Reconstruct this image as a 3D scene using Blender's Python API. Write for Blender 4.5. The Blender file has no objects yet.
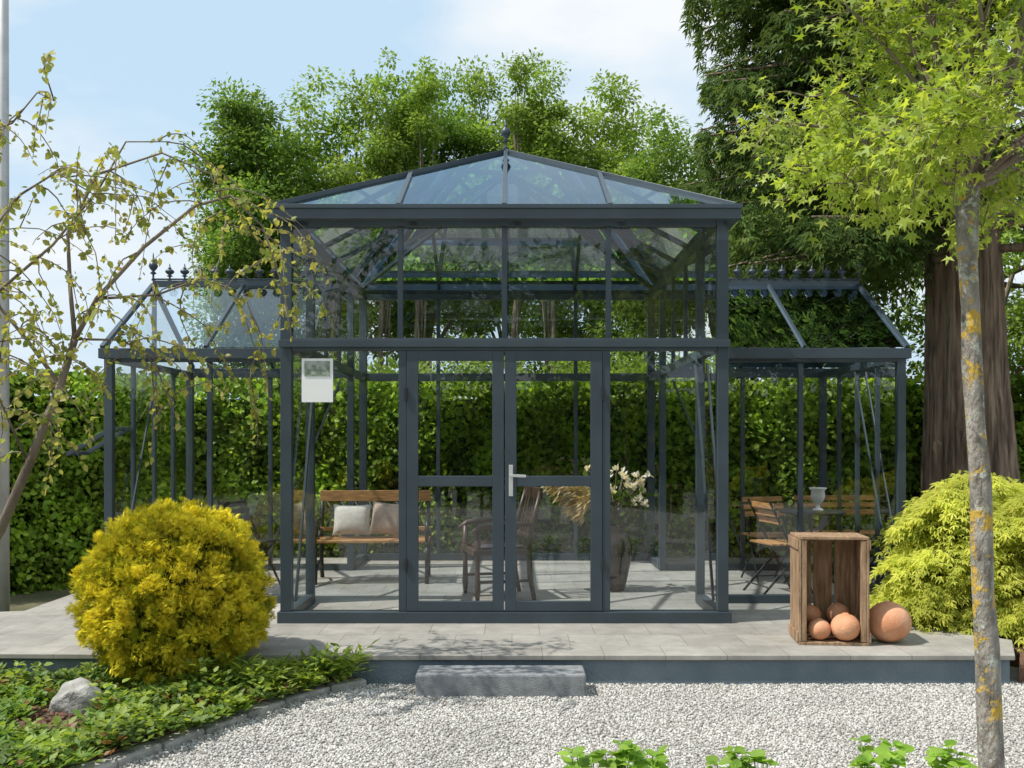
import bpy, math, numpy as np
from mathutils import Vector, Matrix
rng=np.random.default_rng(11)
scene=bpy.context.scene
V3=lambda *a: np.array(a,float)
# ---------------------------------------------------------------- materials
def newmat(name):
    m=bpy.data.materials.new(name); m.use_nodes=True; m.node_tree.nodes.clear()
    return m,m.node_tree.nodes,m.node_tree.links
def N(nodes,t,**kw):
    n=nodes.new(t)
    for k,v in kw.items():
        if k in n.inputs: n.inputs[k].default_value=v
        else: setattr(n,k,v)
    return n
def c4(c): return (c[0],c[1],c[2],1)
def solid(name,col,rough=.5,metal=0.,var=.2,scale=6,bump=0.,bscale=60,col2=None,stretch=(1,1,1),spec=.5):
    m,n,l=newmat(name)
    o=N(n,'ShaderNodeOutputMaterial'); p=N(n,'ShaderNodeBsdfPrincipled'); l.new(p.outputs[0],o.inputs[0])
    p.inputs['Roughness'].default_value=rough; p.inputs['Metallic'].default_value=metal
    p.inputs['Specular IOR Level'].default_value=spec
    tc=N(n,'ShaderNodeTexCoord'); mp=N(n,'ShaderNodeMapping'); mp.inputs['Scale'].default_value=stretch
    l.new(tc.outputs['Object'],mp.inputs[0])
    nz=N(n,'ShaderNodeTexNoise'); nz.inputs['Scale'].default_value=scale; nz.inputs['Detail'].default_value=6
    l.new(mp.outputs[0],nz.inputs['Vector'])
    rp=N(n,'ShaderNodeValToRGB'); l.new(nz.outputs['Fac'],rp.inputs[0])
    c2=col2 if col2 else tuple(x*(1+var) for x in col); c1=col if col2 else tuple(x*(1-var) for x in col)
    rp.color_ramp.elements[0].position=.35; rp.color_ramp.elements[1].position=.65
    rp.color_ramp.elements[0].color=c4(c1); rp.color_ramp.elements[1].color=c4(c2)
    l.new(rp.outputs[0],p.inputs['Base Color'])
    if bump>0:
        nb=N(n,'ShaderNodeTexNoise'); nb.inputs['Scale'].default_value=bscale; nb.inputs['Detail'].default_value=5
        l.new(mp.outputs[0],nb.inputs['Vector'])
        b=N(n,'ShaderNodeBump'); b.inputs['Strength'].default_value=bump; b.inputs['Distance'].default_value=.02
        l.new(nb.outputs['Fac'],b.inputs['Height']); l.new(b.outputs[0],p.inputs['Normal'])
    return m
def leafmat(name,c1,c2,tr=.35,nscale=1.2,lo=.55,hi=1.35,rough=.5,gloss=True):
    m,n,l=newmat(name)
    o=N(n,'ShaderNodeOutputMaterial')
    g=N(n,'ShaderNodeNewGeometry'); rp=N(n,'ShaderNodeValToRGB')
    l.new(g.outputs['Random Per Island'],rp.inputs[0])
    rp.color_ramp.elements[0].color=c4(c1); rp.color_ramp.elements[1].color=c4(c2)
    tc=N(n,'ShaderNodeTexCoord'); nz=N(n,'ShaderNodeTexNoise'); nz.inputs['Scale'].default_value=nscale
    nz.inputs['Detail'].default_value=1
    l.new(tc.outputs['Object'],nz.inputs['Vector'])
    mr=N(n,'ShaderNodeMapRange'); mr.inputs[1].default_value=.3; mr.inputs[2].default_value=.7
    mr.inputs[3].default_value=lo; mr.inputs[4].default_value=hi
    l.new(nz.outputs['Fac'],mr.inputs[0])
    vm=N(n,'ShaderNodeVectorMath',operation='SCALE'); l.new(rp.outputs[0],vm.inputs[0]); l.new(mr.outputs[0],vm.inputs['Scale'])
    t=N(n,'ShaderNodeBsdfTranslucent')
    v2=N(n,'ShaderNodeVectorMath',operation='MULTIPLY'); l.new(vm.outputs[0],v2.inputs[0]); v2.inputs[1].default_value=(1.8,1.7,.8)
    l.new(v2.outputs[0],t.inputs[0])
    if gloss:
        p=N(n,'ShaderNodeBsdfPrincipled'); p.inputs['Roughness'].default_value=rough; p.inputs['Specular IOR Level'].default_value=.35
        l.new(vm.outputs[0],p.inputs['Base Color'])
    else:
        p=N(n,'ShaderNodeBsdfDiffuse'); l.new(vm.outputs[0],p.inputs[0])
    mx=N(n,'ShaderNodeMixShader'); mx.inputs[0].default_value=tr
    l.new(p.outputs[0],mx.inputs[1]); l.new(t.outputs[0],mx.inputs[2]); l.new(mx.outputs[0],o.inputs[0])
    return m
def glassmat(name,tint,ior=1.5,boost=1.6,wob=.06,refl=(1,1,1)):
    m,n,l=newmat(name)
    o=N(n,'ShaderNodeOutputMaterial'); t=N(n,'ShaderNodeBsdfTransparent'); t.inputs[0].default_value=c4(tint)
    g=N(n,'ShaderNodeBsdfGlossy'); g.inputs['Roughness'].default_value=.0; g.inputs[0].default_value=c4(refl)
    tc=N(n,'ShaderNodeTexCoord'); nz=N(n,'ShaderNodeTexNoise'); nz.inputs['Scale'].default_value=1.3; nz.inputs['Detail'].default_value=1
    l.new(tc.outputs['Object'],nz.inputs['Vector'])
    b=N(n,'ShaderNodeBump'); b.inputs['Strength'].default_value=wob; b.inputs['Distance'].default_value=.05
    l.new(nz.outputs['Fac'],b.inputs['Height']); l.new(b.outputs[0],g.inputs['Normal'])
    f=N(n,'ShaderNodeFresnel'); f.inputs['IOR'].default_value=ior
    mu=N(n,'ShaderNodeMath',operation='MULTIPLY'); mu.use_clamp=True; mu.inputs[1].default_value=boost; l.new(f.outputs[0],mu.inputs[0])
    mx=N(n,'ShaderNodeMixShader'); l.new(mu.outputs[0],mx.inputs[0]); l.new(t.outputs[0],mx.inputs[1]); l.new(g.outputs[0],mx.inputs[2])
    l.new(mx.outputs[0],o.inputs[0]); return m

M_frame=solid('anthracite_aluminium',(.042,.060,.075),.4,0,.12,3)
M_glass=glassmat('clear_glass',(.985,.995,.99),1.5,1.5)
M_roofglass=glassmat('roof_glass',(.88,.95,.99),1.5,1.35,.05,(.72,.87,1.0))
M_steel=solid('brushed_steel',(.7,.7,.7),.35,.6,.05)
M_iron=solid('dark_iron',(.03,.032,.034),.45,.3,.3,20)
M_oak=solid('orange_wood',(.46,.23,.08),.5,0,.3,9,.3,60,None,(1,6,6))
M_cratewood=solid('weathered_crate_wood',(.24,.14,.075),.75,0,.3,5,.6,40,(.48,.32,.19),(7,7,1))
M_dkwood=solid('dark_wood',(.06,.035,.025),.4,0,.3,10)
M_cush=solid('linen_cushion',(.6,.55,.48),.9,0,.1,30,.3,200)
M_cush2=solid('tan_cushion',(.45,.33,.25),.9,0,.2,12,.3,200)
M_terra=solid('terracotta',(.56,.24,.12),.7,0,.2,7,.25,80,(.70,.38,.22))
M_white=solid('white_paint',(.75,.75,.72),.5,0,.05)
M_paper=solid('paper',(.85,.85,.85),.6,0,.02)
M_pic=solid('printed_picture',(.10,.16,.10),.6,0,.5,25,0,60,(.4,.42,.38))
M_vase=solid('dark_glazed_pot',(.05,.033,.028),.25,0,.5,9)
M_bark=solid('grey_brown_bark',(.12,.09,.065),.9,0,.3,6,1,30,(.26,.215,.165),(1,1,.3))
M_redbark=solid('conifer_bark',(.10,.066,.047),.95,0,.3,5,1,16,(.38,.28,.20),(3,3,.22))
M_stone=solid('grey_stone',(.24,.235,.22),.85,0,.3,9,.8,40,(.44,.43,.40))
M_step=solid('dark_concrete_step',(.17,.18,.19),.85,0,.2,18,.5,120,(.27,.28,.29))
M_wall=solid('bluegrey_painted_plinth',(.11,.15,.18),.75,0,.15,3,.5,40,(.17,.215,.245))
M_pole=solid('galvanised_pole',(.5,.5,.5),.45,.3,.1)
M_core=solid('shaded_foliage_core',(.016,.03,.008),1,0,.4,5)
M_soil=solid('soil',(.05,.035,.022),.95,0,.3,12,1,60,(.11,.075,.05))
M_mulch=solid('bark_mulch',(.11,.055,.032),.95,0,.3,25,1,90,(.22,.12,.075))
def lichenbark():
    m=solid('lichen_bark',(.13,.115,.095),.9,0,.3,16,1,60,(.34,.31,.27),(1,1,.5))
    n=m.node_tree.nodes; l=m.node_tree.links
    p=[x for x in n if x.type=='BSDF_PRINCIPLED'][0]; src=p.inputs['Base Color'].links[0].from_socket
    tc=[x for x in n if x.type=='TEX_COORD'][0]
    for sc,lo,col in ((13,.56,(.40,.42,.36,1)),(8,.535,(.52,.34,.05,1))):
        nz=N(n,'ShaderNodeTexNoise'); nz.inputs['Scale'].default_value=sc; nz.inputs['Detail'].default_value=7; nz.inputs['Roughness'].default_value=.75
        l.new(tc.outputs['Object'],nz.inputs['Vector'])
        r=N(n,'ShaderNodeValToRGB'); r.color_ramp.elements[0].position=lo; r.color_ramp.elements[1].position=lo+.04; l.new(nz.outputs['Fac'],r.inputs[0])
        mx=N(n,'ShaderNodeMix',data_type='RGBA'); l.new(r.outputs[0],mx.inputs[0]); l.new(src,mx.inputs[6]); mx.inputs[7].default_value=col
        src=mx.outputs[2]
    l.new(src,p.inputs['Base Color']); return m
M_lichen=lichenbark()
def pavemat():
    m,n,l=newmat('concrete_paving'); o=N(n,'ShaderNodeOutputMaterial'); p=N(n,'ShaderNodeBsdfPrincipled'); l.new(p.outputs[0],o.inputs[0]); p.inputs['Roughness'].default_value=.8
    tc=N(n,'ShaderNodeTexCoord'); b=N(n,'ShaderNodeTexBrick'); b.offset=.5
    b.inputs['Scale'].default_value=1; b.inputs['Brick Width'].default_value=.4; b.inputs['Row Height'].default_value=.4; b.inputs['Mortar Size'].default_value=.003
    b.inputs['Color1'].default_value=(.285,.27,.245,1); b.inputs['Color2'].default_value=(.34,.325,.29,1); b.inputs['Mortar'].default_value=(.19,.175,.15,1)
    l.new(tc.outputs['Object'],b.inputs['Vector'])
    z=N(n,'ShaderNodeTexNoise'); z.inputs['Scale'].default_value=2.2; z.inputs['Detail'].default_value=10; z.inputs['Roughness'].default_value=.78; l.new(tc.outputs['Object'],z.inputs['Vector'])
    mr=N(n,'ShaderNodeMapRange'); mr.inputs[1].default_value=.3; mr.inputs[2].default_value=.7; mr.inputs[3].default_value=.6; mr.inputs[4].default_value=1.25; l.new(z.outputs['Fac'],mr.inputs[0])
    s=N(n,'ShaderNodeVectorMath',operation='SCALE'); l.new(b.outputs['Color'],s.inputs[0]); l.new(mr.outputs[0],s.inputs['Scale']); l.new(s.outputs[0],p.inputs['Base Color'])
    bp=N(n,'ShaderNodeBump'); bp.inputs['Strength'].default_value=.3; bp.inputs['Distance'].default_value=.01; l.new(b.outputs['Fac'],bp.inputs['Height']); bp.invert=True
    l.new(bp.outputs[0],p.inputs['Normal']); return m
M_pave=pavemat()
def gravelmat():
    m,n,l=newmat('gravel_bed'); o=N(n,'ShaderNodeOutputMaterial'); p=N(n,'ShaderNodeBsdfPrincipled'); l.new(p.outputs[0],o.inputs[0]); p.inputs['Roughness'].default_value=.9
    tc=N(n,'ShaderNodeTexCoord'); v=N(n,'ShaderNodeTexVoronoi'); v.inputs['Scale'].default_value=90; l.new(tc.outputs['Object'],v.inputs['Vector'])
    s=N(n,'ShaderNodeSeparateColor'); l.new(v.outputs['Color'],s.inputs[0])
    r=N(n,'ShaderNodeValToRGB'); r.color_ramp.elements[0].color=(.24,.23,.21,1); r.color_ramp.elements[1].color=(.5,.49,.46,1); l.new(s.outputs[0],r.inputs[0])
    l.new(r.outputs[0],p.inputs['Base Color'])
    bp=N(n,'ShaderNodeBump'); bp.inputs['Strength'].default_value=.8; bp.inputs['Distance'].default_value=.01; bp.invert=True
    l.new(v.outputs['Distance'],bp.inputs['Height']); l.new(bp.outputs[0],p.inputs['Normal']); return m
M_gravel=gravelmat()
def pebblemat():
    m,n,l=newmat('pebble_stone'); o=N(n,'ShaderNodeOutputMaterial'); p=N(n,'ShaderNodeBsdfPrincipled'); l.new(p.outputs[0],o.inputs[0]); p.inputs['Roughness'].default_value=.85
    g=N(n,'ShaderNodeNewGeometry'); r=N(n,'ShaderNodeValToRGB'); l.new(g.outputs['Random Per Island'],r.inputs[0])
    e=r.color_ramp.elements; e[0].color=(.21,.20,.18,1); e[1].color=(.64,.63,.60,1); a=e.new(.5); a.color=(.47,.46,.43,1); a=e.new(.15); a.color=(.35,.32,.29,1)
    tc=N(n,'ShaderNodeTexCoord'); z=N(n,'ShaderNodeTexNoise'); z.inputs['Scale'].default_value=1.6; z.inputs['Detail'].default_value=4; l.new(tc.outputs['Object'],z.inputs['Vector'])
    mr=N(n,'ShaderNodeMapRange'); mr.inputs[1].default_value=.3; mr.inputs[2].default_value=.7; mr.inputs[3].default_value=.85; mr.inputs[4].default_value=1.12; l.new(z.outputs['Fac'],mr.inputs[0])
    s=N(n,'ShaderNodeVectorMath',operation='SCALE'); l.new(r.outputs[0],s.inputs[0]); l.new(mr.outputs[0],s.inputs['Scale'])
    l.new(s.outputs[0],p.inputs['Base Color']); return m
M_pebble=pebblemat()
L_bg=leafmat('broadleaf_spring',(.13,.22,.04),(.26,.35,.085),.45,.5,.65,1.3,gloss=False)
L_bg2=leafmat('broadleaf_mid',(.095,.18,.04),(.19,.28,.065),.45,.5,.65,1.3,gloss=False)
L_dark=leafmat('broadleaf_dark',(.045,.09,.02),(.10,.155,.035),.3,.5,.55,1.3,gloss=False)
L_con=leafmat('conifer_sprays',(.05,.095,.028),(.13,.185,.055),.3,.8,.5,1.4,gloss=False)
L_hedge=leafmat('hornbeam_leaf',(.14,.26,.025),(.36,.50,.06),.45,2.2,.5,1.35)
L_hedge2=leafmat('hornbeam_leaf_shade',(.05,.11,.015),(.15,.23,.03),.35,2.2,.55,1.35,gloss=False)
L_acer=leafmat('star_leaf',(.19,.28,.035),(.38,.45,.08),.45,1.5,.75,1.2)
L_cherry=leafmat('cherry_leaf',(.20,.26,.06),(.36,.32,.10),.45,1.5,.8,1.2)
L_gold=leafmat('golden_thuja',(.52,.48,.04),(.84,.75,.09),.38,9,.75,1.15,gloss=False)
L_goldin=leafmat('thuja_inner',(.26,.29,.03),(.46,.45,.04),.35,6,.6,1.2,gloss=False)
L_juni=leafmat('golden_shrub_leaf',(.36,.42,.07),(.62,.62,.14),.42,2.5,.7,1.2,gloss=False)
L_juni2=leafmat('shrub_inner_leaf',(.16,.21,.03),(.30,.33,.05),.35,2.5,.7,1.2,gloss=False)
L_gc=leafmat('groundcover_leaf',(.07,.15,.025),(.19,.28,.05),.35,2.5,.6,1.3)
L_gc2=leafmat('groundcover_leaf_light',(.17,.26,.04),(.32,.40,.08),.4,3,.7,1.2)
L_gc3=leafmat('reddish_leaf',(.16,.06,.03),(.26,.14,.05),.3,3,.7,1.2)
L_fg=leafmat('fresh_green_leaf',(.16,.30,.035),(.30,.45,.08),.45,5,.8,1.2)
L_white=leafmat('white_petal',(.78,.70,.66),(.88,.84,.8),.3,5,.95,1.05)
L_dry=leafmat('dry_grass',(.40,.30,.17),(.55,.45,.28),.3,5,.8,1.1)
# ---------------------------------------------------------------- geometry helpers
def link(o,parent=None):
    scene.collection.objects.link(o)
    if parent: o.parent=parent
    return o
def norm(a): return a/(np.linalg.norm(a,axis=-1,keepdims=True)+1e-9)
def rdir(n): return norm(rng.normal(size=(n,3)))
def meshfrom(name,co,tris,mat,parent=None):
    m=tris.shape[1]; me=bpy.data.meshes.new(name)
    me.vertices.add(len(co)); me.vertices.foreach_set('co',co.astype(np.float32).ravel())
    me.loops.add(tris.size); me.loops.foreach_set('vertex_index',tris.astype(np.int32).ravel())
    me.polygons.add(len(tris)); me.polygons.foreach_set('loop_start',np.arange(0,tris.size,m,dtype=np.int32))
    me.update(calc_edges=True); me.validate()
    me.materials.append(mat)
    return link(bpy.data.objects.new(name,me),parent)
T_leaf=(V3([0,0,0],[.3,.42,.07],[0,1,0],[-.3,.42,.07]),np.array([[0,1,2],[0,2,3]]))
T_leafw=(V3([0,0,0],[.33,.3,.08],[.26,.68,.05],[0,1,-.05],[-.26,.68,.05],[-.33,.3,.08]),np.array([[0,1,2],[0,2,3],[0,3,4],[0,4,5]]))
T_needle=(V3([0,0,0],[.13,.5,.03],[0,1,-.04],[-.13,.5,.03]),np.array([[0,1,2],[0,2,3]]))
def T_spray_make(fing,wd):
    v=[[0,0,0]];f=[]
    for a,l in fing:
        a=math.radians(a); d=(math.sin(a),math.cos(a)); s=(d[1],-d[0]); i=len(v)
        v+= [[d[0]*l*.5+s[0]*wd,d[1]*l*.5+s[1]*wd,.04],[d[0]*l,d[1]*l,-.06*l],[d[0]*l*.5-s[0]*wd,d[1]*l*.5-s[1]*wd,.04]]
        f+= [[0,i,i+1],[0,i+1,i+2]]
    return np.array(v,float),np.array(f)
T_spray=T_spray_make(((-50,.6),(-24,.85),(0,1),(24,.85),(50,.6)),.06)
T_spray3=T_spray_make(((-38,.75),(0,1),(38,.75)),.10)
def T_star_make():
    v=[[0,.0,0]]; ang=[-120,-95,-62,-32,0,32,62,95,120]; r=[.5,.26,.85,.34,1.,.34,.85,.26,.5]
    for a,q in zip(ang,r):
        a=math.radians(a); v.append([q*math.sin(a),q*math.cos(a),-.12*q*q])
    f=[[0,i,i+1] for i in range(1,9)]
    return np.array(v,float),np.array(f)
T_star=T_star_make()
T_peb=(V3([-.5,-.4,-.3],[.45,-.5,-.35],[.5,.45,-.3],[-.4,.5,-.3],[-.35,-.3,.3],[.3,-.38,.4],[.42,.3,.28],[-.3,.36,.35]),
       np.array([[0,3,2,1],[4,5,6,7],[0,1,5,4],[1,2,6,5],[2,3,7,6],[3,0,4,7]]))
def scatter(name,mat,pts,d,n,size,T,parent=None):
    tv,tf=T; k=len(tv); Nn=len(pts); d=norm(d); x=norm(np.cross(d,n)); n2=np.cross(x,d)
    R=np.stack([x,d,n2],axis=2); size=np.asarray(size,float)
    if size.ndim==1: size=size[:,None]*np.ones(3)
    L=tv[None]*size[:,None,:]
    co=np.einsum('nij,nkj->nki',R,L)+pts[:,None,:]
    tris=(tf[None]+(np.arange(Nn)*k)[:,None,None]).reshape(-1,tf.shape[1])
    return meshfrom(name,co.reshape(-1,3),tris,mat,parent)
def empty(name,loc=(0,0,0),rz=0.):
    e=bpy.data.objects.new(name,None); e.location=loc; e.rotation_euler=(0,0,rz); e.empty_display_size=.2; return link(e)
class Obj:
    def __init__(s,name,loc=(0,0,0),rz=0.):
        s.e=empty(name,loc,rz); s.p={}
    def add(s,part,mat,v,f,smooth=False):
        d=s.p.setdefault(part,[mat,[],[],[]]); b=len(d[1]); d[1]+=[tuple(map(float,q)) for q in v]
        d[2]+=[tuple(b+i for i in q) for q in f]; d[3]+=[smooth]*len(f)
    def box(s,part,mat,x,y,z):
        v=[(a,b,c) for c in z for b in y for a in x]
        s.add(part,mat,v,[(0,2,3,1),(4,5,7,6),(0,1,5,4),(2,6,7,3),(0,4,6,2),(1,3,7,5)])
    def bar(s,part,mat,p,q,w,h,up=(0,0,1)):
        p=Vector(p);q=Vector(q);d=(q-p).normalized();u=Vector(up)
        if abs(d.dot(u))>.98: u=Vector((0,1,0))
        x=d.cross(u).normalized(); z=x.cross(d).normalized()
        v=[c+x*a*w/2+z*b*h/2 for c in (p,q) for a,b in ((-1,-1),(1,-1),(1,1),(-1,1))]
        s.add(part,mat,v,[(0,1,2,3),(7,6,5,4),(0,4,5,1),(1,5,6,2),(2,6,7,3),(3,7,4,0)])
    def tube(s,part,mat,pts,r,n=8,jit=0.):
        pts=[Vector(p) for p in pts]; m=len(pts)
        if not hasattr(r,'__len__'): r=[r]*m
        v=[];f=[]; ref=Vector((.31,.93,.17))
        for i,p in enumerate(pts):
            d=(pts[min(i+1,m-1)]-pts[max(i-1,0)]).normalized()
            x=d.cross(ref)
            if x.length<.1: x=d.cross(Vector((1,0,0)))
            x.normalize(); y=d.cross(x)
            for k in range(n):
                a=2*math.pi*k/n; rr=r[i]*(1+jit*float(rng.normal()))
                v.append(p+x*math.cos(a)*rr+y*math.sin(a)*rr)
        for i in range(m-1):
            for k in range(n):
                f.append((i*n+k,i*n+(k+1)%n,(i+1)*n+(k+1)%n,(i+1)*n+k))
        f.append(tuple(range(n))[::-1]); f.append(tuple((m-1)*n+k for k in range(n)))
        s.add(part,mat,v,f,True)
    def lathe(s,part,mat,c,prof,n=24,sc=(1,1)):
        v=[];f=[]
        for r,z in prof:
            for k in range(n):
                a=2*math.pi*k/n; v.append((c[0]+r*math.cos(a)*sc[0],c[1]+r*math.sin(a)*sc[1],c[2]+z))
        for i in range(len(prof)-1):
            for k in range(n): f.append((i*n+k,i*n+(k+1)%n,(i+1)*n+(k+1)%n,(i+1)*n+k))
        s.add(part,mat,v,f,True)
    def quad(s,part,mat,*p): s.add(part,mat,p,[tuple(range(len(p)))])
    def pillow(s,part,mat,c,w,h,t,R):
        n=12; v=[];f=[]
        for sg in (1,-1):
            b=len(v)
            for i in range(n+1):
                for j in range(n+1):
                    a=-1+2*i/n;q=-1+2*j/n; th=t*((1-abs(a)**2.6)*(1-abs(q)**2.6))**.5
                    pin=1-.08*(1-abs(a)**2)*abs(q)**2; pin2=1-.08*(1-abs(q)**2)*abs(a)**2
                    v.append(Vector(c)+R@Vector((a*w/2*pin2,sg*th/2,q*h/2*pin)))
            for i in range(n):
                for j in range(n):
                    k=b+i*(n+1)+j; qd=(k,k+1,k+n+2,k+n+1); f.append(qd if sg>0 else qd[::-1])
        s.add(part,mat,v,f,True)
    def finish(s,bevel=0.):
        for part,(mat,v,f,sm) in s.p.items():
            me=bpy.data.meshes.new(part); me.from_pydata(v,[],f); me.update(); me.materials.append(mat)
            me.polygons.foreach_set('use_smooth',sm)
            o=link(bpy.data.objects.new(part,me),s.e)
            if bevel and not any(sm) and 'glass' not in part:
                b=o.modifiers.new('bevel','BEVEL'); b.width=bevel; b.segments=2; b.limit_method='ANGLE'
        return s.e
def poly_sheet(name,mat,pts,z,parent=None):
    me=bpy.data.meshes.new(name); me.from_pydata([(x,y,z) for x,y in pts],[],[tuple(range(len(pts)))]); me.update(); me.materials.append(mat)
    return link(bpy.data.objects.new(name,me),parent)
# ---------------------------------------------------------------- ground
M_ground=solid('earth_and_grass',(.05,.06,.025),.95,0,.3,1.5,1,30,(.12,.11,.06))
poly_sheet('ground',M_ground,[(-300,-300),(300,-300),(300,400),(-300,400)],0)
gr=poly_sheet('gravel_court',M_gravel,[(-9,-8),(9,-8),(9,7.3),(-9,7.3)],.004)
EDGE=[(4.2,-2.35),(4.88,-1.96),(5.42,-1.69),(6.04,-1.40),(6.35,-1.17),(6.5,-.95)]
def edge_x(y): return np.interp(y,[e[0] for e in EDGE],[e[1] for e in EDGE])
n=90000; px=rng.uniform(-2.6,4.3,n); py=rng.uniform(4.3,6.6,n); k=(px>edge_x(py)+.02)
px,py=px[k],py[k]; n=len(px); sz=rng.uniform(.006,.016,n)
scatter('gravel_stones',M_pebble,np.stack([px,py,.005+sz*.25],1),rdir(n)*V3(1,1,.4),V3([0,0,1])+rdir(n)*.6,sz,T_peb,gr)
pat=Obj('patio')
top=[(-7,6.62),(-.95,6.5),(3.27,6.5),(3.5,7.0),(2.95,7.75),(3.62,8.35),(3.62,11.9),(-4.0,11.9),(-4.0,8.2),(-7,7.45)]
def prism(o,part,mat,poly,z0,z1):
    n=len(poly); v=[(x,y,z0) for x,y in poly]+[(x,y,z1) for x,y in poly]
    f=[tuple(range(n))[::-1],tuple(range(n,2*n))]+[(i,(i+1)%n,n+(i+1)%n,n+i) for i in range(n)]
    o.add(part,mat,v,f)
prism(pat,'paving_slabs',M_pave,top,.168,.2)
cx,cy=-.5,9.
ins=[(cx+(x-cx)*.994,y+(.025 if y<7.2 else -.03)) for x,y in top]
prism(pat,'plinth',M_wall,ins,-.05,.166)
pat.finish(.004)
stp=Obj('concrete_step'); stp.box('block',M_step,(-.60,.46),(6.2,6.47),(-.02,.145)); stp.finish(.012)
mb=Obj('mulch_bed'); prism(mb,'mulch',M_mulch,[(3.32,6.55),(9,6.3),(9,11),(3.7,11),(3.7,8.2),(3.0,7.8),(3.56,7.0)],-.02,.13); mb.finish()
n=5000; P=np.stack([rng.uniform(3.3,6,n),rng.uniform(6.6,8.6,n),np.full(n,.135)],1); kk=P[:,0]>3.6
scatter('mulch_chips',M_mulch,P[kk],rdir(n)[kk]*V3(1,1,.2),V3([0,0,1])+rdir(n)[kk]*.4,rng.uniform(.02,.05,n)[kk],T_peb,mb.e)
sb=Obj('planting_bed')
bp=[(-7,4.2)]+[(-2.40,4.2)]+[(e[1]-.05,e[0]) for e in EDGE[1:]]+[(-7,6.6)]
prism(sb,'soil',M_soil,bp,-.02,.06); sb.finish()
n=7000; yy=rng.uniform(4.4,6.5,n); P=np.stack([rng.uniform(-5,edge_x(yy)-.06),yy,np.full(n,.065)],1)
scatter('soil_crumbs',M_mulch,P,rdir(n)*V3(1,1,.2),V3([0,0,1])+rdir(n)*.4,rng.uniform(.01,.04,n),T_peb,sb.e)
be=Obj('stone_edging')
for a,b in zip(EDGE[:-1],EDGE[1:]):
    p=V3(a[1],a[0]);q=V3(b[1],b[0]);L=np.linalg.norm(q-p);m=max(1,round(L/.38))
    for i in range(m):
        c0=p+(q-p)*(i+.01)/m; c1=p+(q-p)*(i+.985)/m; h=.03+rng.uniform(-.008,.01)
        be.bar('stones',M_stone,(c0[0]+rng.uniform(-.012,.012),c0[1],h-.03),(c1[0]+rng.uniform(-.012,.012),c1[1],h-.03+rng.uniform(-.006,.006)),.10+rng.uniform(-.015,.02),.09)
be.finish(.015)
def boulder(name,c,r,seed):
    g=np.random.default_rng(seed); me=bpy.data.meshes.new(name); import bmesh
    bm=bmesh.new(); bmesh.ops.create_icosphere(bm,subdivisions=4,radius=1)
    ph=g.uniform(0,6,9); fr=g.uniform(1.5,3.5,9)
    pl=[(Vector(d),g.uniform(.62,.85)) for d in norm(g.normal(size=(9,3)))]
    for v in bm.verts:
        p=v.co.copy()
        for d,h in pl:
            t=p.dot(d)
            if t>h: p-=d*(t-h)*.9
        w=1+.05*math.sin(fr[0]*3*p.x+ph[0])+.05*math.sin(fr[1]*3*p.y+ph[1])+.03*math.sin(9*p.z+ph[2]+5*p.x)
        v.co=Vector((p.x*r[0],p.y*r[1],p.z*r[2]))*w
    for f in bm.faces: f.smooth=True
    bm.to_mesh(me); bm.free(); me.materials.append(M_stone); o=link(bpy.data.objects.new(name,me)); o.location=c; o.rotation_euler=(0,0,.4)
boulder('boulder',(-2.48,5.72,.12),(.17,.14,.14),3)
# ---------------------------------------------------------------- greenhouse
G=Obj('greenhouse'); F=M_frame
xl,xr=-1.733,1.617; xc=(xl+xr)/2; y0,y3=7.7,11.65; y1,y2=8.6,10.75; z0=.2; zt=2.33; ze=3.29
fr=lambda x,y,z: G.box('main_frame',F,x,y,z)
G.box('sill',F,(xl-.06,xr+.06),(y0-.07,y0+.05),(z0,z0+.085))
G.box('sill',F,(xl-.04,xr+.04),(y3-.04,y3+.04),(z0,z0+.08))
for x in (xl,xr):
    G.box('sill',F,(x-.04,x+.04),(y0+.052,y1-.042),(z0,z0+.08)); G.box('sill',F,(x-.04,x+.04),(y2+.042,y3-.042),(z0,z0+.08))
for x in (xl,xr):
    for y in (y0,y3): fr((x-.042,x+.042),(y-.042,y+.042),(z0+.086,ze))
    for y in (y1,y2): fr((x-.035,x+.035),(y-.035,y+.035),(z0+.003,ze))
    G.box('side_beams',F,(x-.03,x+.03),(y0+.047,y3-.047),(zt-.04,zt+.04))
    G.box('side_beams',F,(x-.032,x+.032),(y0+.047,y3-.047),(ze-.06,ze+.003))
    for yy in (9.32,10.03): fr((x-.018,x+.018),(yy-.02,yy+.02),(zt+.041,ze-.061))
fr((xl+.047,xr-.047),(y0-.05,y0+.035),(zt-.045,zt+.05)); fr((xl+.047,xr-.047),(y3-.035,y3+.035),(zt-.045,zt+.045))
fr((xl+.047,xr-.047),(y3-.033,y3+.033),(ze-.06,ze)); fr((xl+.047,xr-.047),(y0-.033,y0+.033),(ze-.05,ze))
fr((xl-.05,xr+.05),(y0-.072,y0-.051),(zt-.02,zt+.035))
mx=[xl,-.858,xc,.742,xr]
for x in mx[1:4]:
    fr((x-.02,x+.02),(y0-.03,y0+.03),(zt+.051,ze-.051)); fr((x-.022,x+.022),(y3-.028,y3+.028),(z0+.081,zt-.046)); fr((x-.022,x+.022),(y3-.028,y3+.028),(zt+.046,ze-.061))
for x in (-.838,.722):
    fr((x-.03,x+.03),(y0-.045,y0+.04),(z0+.086,zt-.046))
gq=lambda *p: G.quad('glass_panes',M_glass,*p)
for a,b in zip(mx[:-1],mx[1:]):
    gq((a,y0,zt),(b,y0,zt),(b,y0,ze),(a,y0,ze)); gq((a,y3,z0),(b,y3,z0),(b,y3,ze),(a,y3,ze))
for a,b in ((xl,-.85),(.735,xr)): gq((a,y0,z0+.05),(b,y0,z0+.05),(b,y0,zt),(a,y0,zt))
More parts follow.
